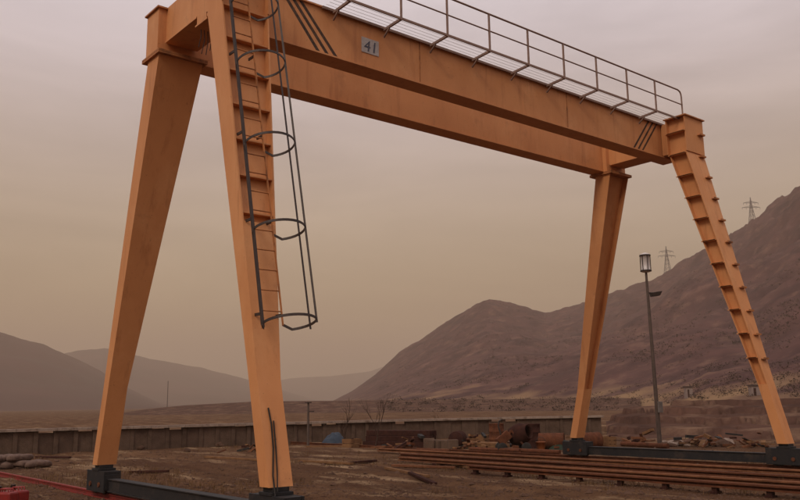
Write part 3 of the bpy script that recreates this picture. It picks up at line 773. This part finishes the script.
# rusty drums, crates and pipe off-cuts crowding the back of the yard
def drum(u, v, lying, rz, label, mt='rust'):
    q = onz(u, v); q.z = ground_h(q.x, q.y)-.01
    t = thing('steel_drum', q, label, 'drum', 'steel drums at the back of the yard')
    pr = [(.05, 0), (.285, 0), (.295, .02), (.28, .03), (.28, .28), (.295, .30), (.28, .32), (.28, .56), (.295, .58), (.28, .60), (.28, .85), (.295, .87), (.285, .88), (.27, .86), (.05, .86)]
    if lying: pr = [(r_, z_-.44) for r_, z_ in pr]
    b_ = MB().lathe(pr, 22).build('shell', mt, t, origin=(0, 0, 0)); c_ = MB().lathe([(.03, 0), (.03, .025)], 10).build('bung', 'dark_steel', t, origin=(0, 0, 0))
    if lying:
        for o_, off in ((b_, Vector((0, 0, 0))), (c_, Vector((.15, 0, .42)))):
            M_ = Matrix.Rotation(rz, 3, 'Z') @ Matrix.Rotation(R(90), 3, 'X')
            o_.location = Vector((0, 0, .285))+M_ @ off; o_.rotation_euler = M_.to_euler()
    else:
        b_.location = (0, 0, 0); c_.location = (.15, 0, .855)
drum(497, 447.5, False, 0, 'rusty steel drum standing just left of the mixer')
drum(533, 448.5, False, 0, 'dark steel drum standing half behind the mixer', 'timber_dark')
drum(552, 449.5, True, .6, 'rusty steel drum lying on its side left of the green bundle')
drum(589, 449, True, 1.4, 'rusty steel drum lying just right of the far right leg')
drum(458, 446, True, 2.2, 'dark drum lying behind the pale blocks', 'timber_dark')
def crate(u, v, w_, h_, rz, label):
    q = onz(u, v); q.z = ground_h(q.x, q.y)-.01
    t = thing('wooden_crate', q, label, 'crate', 'wooden crates at the back of the yard'); t.rotation_euler.z = rz
    n_ = max(2, int(h_/.13)); ph = h_/n_
    for k in range(n_):
        for sgn in (-1, 1):
            MB().box(q.x-w_/2, q.x+w_/2, q.y+sgn*w_*.4-.012, q.y+sgn*w_*.4+.012, q.z+k*ph+.01, q.z+(k+1)*ph-.01).build('slat', 'timber', t)
            MB().box(q.x+sgn*w_/2-.012, q.x+sgn*w_/2+.012, q.y-w_*.4+.013, q.y+w_*.4-.013, q.z+k*ph+.01, q.z+(k+1)*ph-.01).build('slat', 'timber', t)
    for sx in (-1, 1):
        for sy in (-1, 1): MB().box(q.x+sx*(w_/2-.04)-.025, q.x+sx*(w_/2-.04)+.025, q.y+sy*(w_*.4-.04)-.025, q.y+sy*(w_*.4-.04)+.025, q.z, q.z+h_).build('corner_post', 'timber_dark', t)
    MB().box(q.x-w_/2+.02, q.x+w_/2-.02, q.y-w_*.4+.02, q.y+w_*.4-.02, q.z+.02, q.z+.05).build('base_board', 'timber', t)
crate(481, 446.5, .8, .45, .4, 'slatted wooden crate behind the light plank stack')
crate(606, 447.5, .7, .40, .9, 'slatted wooden crate behind the sill beam, right of the far leg')
crate(352, 447.5, .6, .35, .2, 'small slatted crate between the blue heap and the dark timbers')
def pipe(a_, b_, rad, label, z_=0.0):
    A_, B_ = onz(*a_), onz(*b_); A_.z = ground_h(A_.x, A_.y)+rad+z_; B_.z = ground_h(B_.x, B_.y)+rad+z_
    d_ = (B_-A_).normalized()
    mb_ = MB().tube([A_, A_.lerp(B_, .5), B_], rad, 12)
    tag(mb_.build('pipe', 'rust'), label, 'pipe', 'rusty pipes lying about')
pipe((505, 453), (560, 455), .075, 'rusty pipe lying before the mixer')
pipe((470, 451), (520, 454), .06, 'thin rusty pipe lying before the light planks')
pipe((622, 446), (668, 448), .09, 'thick rusty pipe behind the sill beam left of the mast')
pipe((395, 452), (450, 452.5), .06, 'rusty pipe lying before the pale blocks')
pipe((70, 447), (98, 448), .08, 'rusty pipe lying left of the left leg')
pipe((120, 447), (175, 446), .08, 'rusty pipe lying behind the left legs, before the wall')
def scrap(u, v, s_, seed, label):
    g = random.Random(seed); q = onz(u, v); q.z = ground_h(q.x, q.y)
    t = thing('scrap_heap', q, label, 'scrap heap', 'scrap heaps in the yard')
    for k in range(22):
        p_ = q+Vector((g.gauss(0, .5)*s_, g.gauss(0, .4)*s_, 0)); p_.z += abs(g.gauss(.08, .16))*s_
        d_ = Vector((g.uniform(-1, 1), g.uniform(-1, 1), g.uniform(-.25, .35))).normalized()*g.uniform(.15, .55)*s_
        p_.z = max(p_.z, q.z+abs(d_.z)*.5)
        MB().bar(p_-d_*.5, p_+d_*.5, g.uniform(.04, .2)*s_, g.uniform(.02, .1)*s_).build('scrap_piece', g.choice(('rust', 'timber_dark', 'rust_light', 'timber', 'rubber')), t)
scrap(408, 449, 1.0, 1, 'scrap heap at the right end of the dark timber stack')
scrap(471, 449, .9, 2, 'scrap heap between the pale blocks and the mixer')
scrap(518, 447, 1.1, 3, 'dark scrap heap behind the mixer')
scrap(566, 449, .9, 4, 'scrap heap beside the far right leg')
scrap(635, 445, 1.0, 5, 'scrap heap behind the sill beam, left of the light mast')
scrap(705, 446, 1.1, 6, 'scrap heap behind the sill beam, right of the rubble stones')
scrap(750, 447, .9, 7, 'scrap heap near the right edge, left of the right leg')
scrap(255, 452, .8, 8, 'scrap heap just behind the ladder leg')
scrap(60, 446, .9, 9, 'scrap heap before the wall near the left edge')
# orange bucket
q = onz(541, 451); q.z = -.01
bk = thing('bucket', q, 'small orange plastic bucket right of the mixer', 'bucket')
MB().lathe([(.12, 0), (.165, .30), (.175, .30), (.175, .32), (.155, .32), (.115, .02)], 18, q).build('shell', 'orange_plastic', bk)
MB().tube([q+_R*.17*math.cos(t)+Vector((0, 0, .31+.17*math.sin(t))) for t in [math.pi*i/10 for i in range(11)]], .008, 5).build('handle', 'dark_steel', bk)
# pale sacks at the left
sq0, sq1 = onz(-6, 468), onz(42, 466.5)
def sack_mesh():
    bm = bmesh.new(); bmesh.ops.create_icosphere(bm, subdivisions=3, radius=1)
    for v in bm.verts:
        c = v.co; s_ = 1+.10*noise.noise(c*2.1)
        v.co = Vector((math.copysign(abs(c.x)**.7, c.x)*.30*s_, math.copysign(abs(c.y)**.7, c.y)*.19*s_, math.copysign(abs(c.z)**.75, c.z)*.105*s_))
    me = bpy.data.meshes.new('sack'); bm.to_mesh(me); bm.free()
    me.polygons.foreach_set('use_smooth', [True]*len(me.polygons)); me.materials.append(MATS['sack']); return me
sm_ = sack_mesh()
for i in range(11):
    c = sq0.lerp(sq1, (i % 7)/6.0 if i < 7 else (i-7+.5)/6.0)
    o = bpy.data.objects.new('sack', sm_); register(o, 'sack', None, Vector((c.x+random.uniform(-.05, .05), c.y+random.uniform(-.08, .08), .09 if i < 7 else .265)))
    o.rotation_euler = (random.uniform(-.1, .1), random.uniform(-.12, .12), random.uniform(.2, .9)); o.scale = (random.uniform(.9, 1.08),)*3
    tag(o, 'pale filled sack, %s in the %s row at the left edge' % (NTH[i if i < 7 else i-7], 'lower' if i < 7 else 'upper'), 'sack', 'pale sacks at the left edge')
# red fuel cans in the near left corner
def fuel_can(c, rz, label):
    t = thing('fuel_can', c, label, 'fuel can', 'red fuel cans'); t.rotation_euler.z = rz
    def loc(o): o.location = o.location
    x, y, z_ = c
    b = MB().box(x-.10, x+.10, y-.17, y+.17, z_, z_+.40).build('body', 'red_paint', t, .03)
    for s_ in (-.05, 0, .05):
        MB().tube([(x+s_, y-.10, z_+.395), (x+s_, y-.09, z_+.445), (x+s_, y+.05, z_+.445), (x+s_, y+.06, z_+.395)], .011, 6).build('handle', 'red_paint', t)
    MB().lathe([(.03, 0), (.03, .06), (.036, .06), (.036, .09)], 12, (x, y+.12, z_+.39)).build('cap', 'dark_steel', t)
    MB().bar((x-.103, y-.13, z_+.08), (x-.103, y+.13, z_+.32), .02, .006, (1, 0, 0)).build('pressed_rib', 'red_paint', t)
fa = atdist(5, 500, 14.6); fb = atdist(17, 500, 14.8)
fuel_can(Vector((fa.x, fa.y, 0)), R(35), 'red metal fuel can at the left edge, partly cut by the frame')
fuel_can(Vector((fb.x, fb.y, 0)), R(20), 'red metal fuel can standing right of its twin in the left corner')

# boards and off-cuts lying in the yard
OFF = [((345, 465), (376, 463), 'timber_dark', .14), ((300, 462), (352, 466), 'timber', .12), ((386, 470), (428, 479), 'timber', .1), ((392, 467), (455, 468), 'rust_light', .12), ((410, 476), (435, 484), 'timber_dark', .1), ((440, 462), (470, 468), 'timber', .14), ((130, 474), (168, 475), 'timber_dark', .1), ((205, 459), (262, 461), 'timber', .12), ((36, 459), (70, 460), 'timber_dark', .1)]
OL = ['short dark board lying flat left of the beam ends', 'thin brown board lying left of the dark board', 'pale brown board lying askew in mid yard', 'straight rusty strip lying before the beam ends', 'short dark off-cut nearest the camera in mid yard', 'wide brown board leading to the nearest beam end', 'small dark off-cut between the left legs, near the sill', 'brown board lying left of the ladder leg', 'dark off-cut lying beside the pale sacks']
for ((a, b, mt, wd), lb) in zip(OFF, OL):
    A, B = onz(*a), onz(*b)
    A.z = ground_h(A.x, A.y)+.045; B.z = ground_h(B.x, B.y)+.045
    tag(MB().bar(A, B, wd, .06).build('board', mt, None, .006), lb, 'board')

# ------------------------------------------------------------------ rocks
def rock_mesh(seed, mat='rock'):
    bm = bmesh.new(); bmesh.ops.create_icosphere(bm, subdivisions=2, radius=1)
    for v in bm.verts:
        c = v.co.copy(); v.co = c*(1+.42*noise.noise(c*1.25+Vector((seed*3.1, 0, 0)))+.12*noise.noise(c*3.4+Vector((0, seed, 0)))); v.co.z *= .68
    me = bpy.data.meshes.new('rock'); bm.to_mesh(me); bm.free(); me.materials.append(MATS[mat]); return me
rms = [rock_mesh(i) for i in range(5)]; rmp = [rock_mesh(i+9, 'concrete_pale') for i in range(3)]
rr_ = random.Random(4)
cnt = [0, 0]
for i, u in enumerate(sorted(rr_.uniform(655, 735) for _ in range(24))):          # rubble along the foot of the bank
    v = 447-rr_.random()*4
    c = onz(u, v); s_ = rr_.uniform(.10, .24)
    pale = i % 2 == 0; nth = NTH[cnt[pale]]; cnt[pale] += 1
    o = bpy.data.objects.new('rubble_stone', rr_.choice(rmp if pale else rms)); register(o, 'rubble_stone', None, Vector((c.x, c.y, s_*.3)))
    o.scale = (s_*1.2, s_, s_); o.rotation_euler = (rr_.uniform(-.3, .3), rr_.uniform(-.3, .3), rr_.uniform(0, 6))
    tag(o, ('pale broken stone, %s of the pale ones, behind the right sill beam' if pale else 'brown stone, %s of the brown ones, behind the right sill beam') % nth, 'stone', 'rubble behind the right sill beam')
for (u, v, s_, lb) in [(197, 444, .22, 'largest dark stone before the wall, left of the ladder leg'), (220, 447, .17, 'dark stone right of the largest one before the wall'), (247, 450, .16, 'dark stone closest to the ladder leg on its left side'), (187, 452, .12, 'small dark stone lowest of the group left of the ladder leg'), (140, 450, .15, 'dark stone just right of the left leg')]:
    c = onz(u, v); o = bpy.data.objects.new('stone', rms[int(u) % 5]); register(o, 'stone', None, Vector((c.x, c.y, s_*.4))); o.scale = (s_, s_, s_*1.2); o.rotation_euler.z = u
    tag(o, lb, 'stone')
# gravel: uncountable, one object
def gravel():
    mb = MB(); g = random.Random(11)
    ico = [(0, 0, .8), (.8, 0, 0), (.1, .75, .05), (-.7, .1, 0), (0, -.8, .1), (0, 0, -.5)]
    fi = [(0, 1, 2), (0, 2, 3), (0, 3, 4), (0, 4, 1), (5, 2, 1), (5, 3, 2), (5, 4, 3), (5, 1, 4)]
    for i in range(17000):
        u = g.uniform(-60, 860); v = 428+g.random()**1.0*85
        c = onz(u, v)
        s_ = g.uniform(.012, .042)*(2.8 if g.random() < .06 else 1); a = g.uniform(0, 6.3); ca, sa = math.cos(a), math.sin(a)
        z0 = ground_h(c.x, c.y)
        mb.add([(c.x+s_*(x*ca-y*sa)*g.uniform(.7, 1.3), c.y+s_*(x*sa+y*ca), z0+s_*z*.7) for x, y, z in ico], fi)
    o = mb.build('gravel', 'rock'); tag(o, 'loose gravel and clods scattered over the dirt yard', 'gravel', kind='stuff')
gravel()
def grass():
    mb = MB(); g = random.Random(23)
    for i in range(5200):
        u = g.uniform(-40, 840); v = 424+g.random()*70
        c = onz(u, v)
        if fbm(c.x*.25, c.y*.25, 5, 3) < .12: continue
        z0 = ground_h(c.x, c.y)
        for k in range(5):
            a = g.uniform(0, 6.3); h = g.uniform(.04, .16); x, y = c.x+g.uniform(-.08, .08), c.y+g.uniform(-.08, .08)
            dx, dy = math.cos(a), math.sin(a); l_ = g.uniform(.02, .08)
            mb.add([(x-dy*.006, y+dx*.006, z0-.01), (x+dy*.006, y-dx*.006, z0-.01), (x+dx*l_, y+dy*l_, z0+h)], [(0, 1, 2)])
    o = mb.build('dry_grass', 'dry_grass'); tag(o, 'short dry grass in patches on the dirt', 'grass', kind='stuff')
grass()
# scrub on the bank and the mountain foot
def scrub():
    mb = MB(); g = random.Random(31)
    dg = bpy.context.evaluated_depsgraph_get()
    n_ = 0
    for i in range(9000):
        if n_ > 4200: break
        u = g.uniform(380, 840); v = 445-g.random()**1.3*190
        hit, loc, nrm, idx, ob, mt = scene.ray_cast(dg, CAM, ray(u, v).normalized(), distance=900)
        if not hit or ob.name.split('.')[0] not in ('mountain', 'earth_bank', 'embankment'): continue
        n_ += 1
        dd = (loc-CAM).length; s_ = g.uniform(.12, .40) if dd < 90 else g.uniform(.4, 1.0)*(1 if dd < 300 else 1.5)
        if fbm(loc.x*.02, loc.y*.02, 7, 3) < -.1: continue
        for k in range(14):
            p_ = loc+Vector((g.gauss(0, .5), g.gauss(0, .5), abs(g.gauss(.25, .3))))*s_
            a = Vector((g.uniform(-1, 1), g.uniform(-1, 1), g.uniform(-1, 1)))*s_*.35; b_ = Vector((g.uniform(-1, 1), g.uniform(-1, 1), g.uniform(-1, 1)))*s_*.35
            mb.add([p_-a*.5, p_+a*.5, p_+b_], [(0, 1, 2)])
    o = mb.build('scrub', 'dry_shrub'); tag(o, 'low dry scrub speckling the slopes', 'scrub', kind='stuff')
bpy.context.view_layer.update()
scrub()

# ------------------------------------------------------------------ small huts on the terrace
def hut(u, v, wd, dp, hh, label, d):
    dg = bpy.context.evaluated_depsgraph_get()
    hit, loc, nrm, idx, ob, mt = scene.ray_cast(dg, CAM, ray(u, v).normalized(), distance=900)
    b = loc if hit else atdist(u, v, d)
    b = Vector(b); dd = (b-CAM).length; k = 1.0
    t = thing('hut', b, label, 'hut', 'pale huts on the slope')
    r, f = _R, _F
    def hx(a0, a1, b0, b1, z0, z1):
        q = lambda z: [b+r*a0+f*b0+Vector((0, 0, z)), b+r*a1+f*b0+Vector((0, 0, z)), b+r*a1+f*b1+Vector((0, 0, z)), b+r*a0+f*b1+Vector((0, 0, z))]
        return MB().hexa(q(z0), q(z1))
    hx(-wd/2, wd/2, 0, dp, -1.2, hh).build('wall', 'plaster', t)
    hx(-wd/2-.2, wd/2+.2, -.25, dp+.2, hh, hh+.16).build('roof', 'roof_dark', t)
    hx(-wd*.32, -wd*.05, -.03, -.002, 0, hh*.75).build('door', 'timber_dark', t)
hut(690, 397, 1.2, 1.4, 1.9, 'small pale hut on the slope right of the light mast', 150)
hut(757, 395.5, 1.5, 1.4, 1.6, 'small pale hut on the slope beside the right leg', 120)

# ------------------------------------------------------------------ haze: one even box of dusty air around everything
hz = MB().box(-3500, 6500, -3500, 6500, -2, 480).build('haze', 'rock')
hm = bpy.data.materials.new('haze_air'); hm.use_nodes = True
hn, hl = hm.node_tree.nodes, hm.node_tree.links
hn.clear(); ho = hn.new('ShaderNodeOutputMaterial'); pv = hn.new('ShaderNodeVolumePrincipled')
pv.inputs['Color'].default_value = (.88, .67, .51, 1); pv.inputs['Density'].default_value = 4.0e-4; pv.inputs['Anisotropy'].default_value = 0.0
hl.new(pv.outputs[0], ho.inputs['Volume'])
hz.data.materials.clear(); hz.data.materials.append(hm)
tag(hz, 'thin brown dust haze filling the valley', 'haze', kind='stuff')
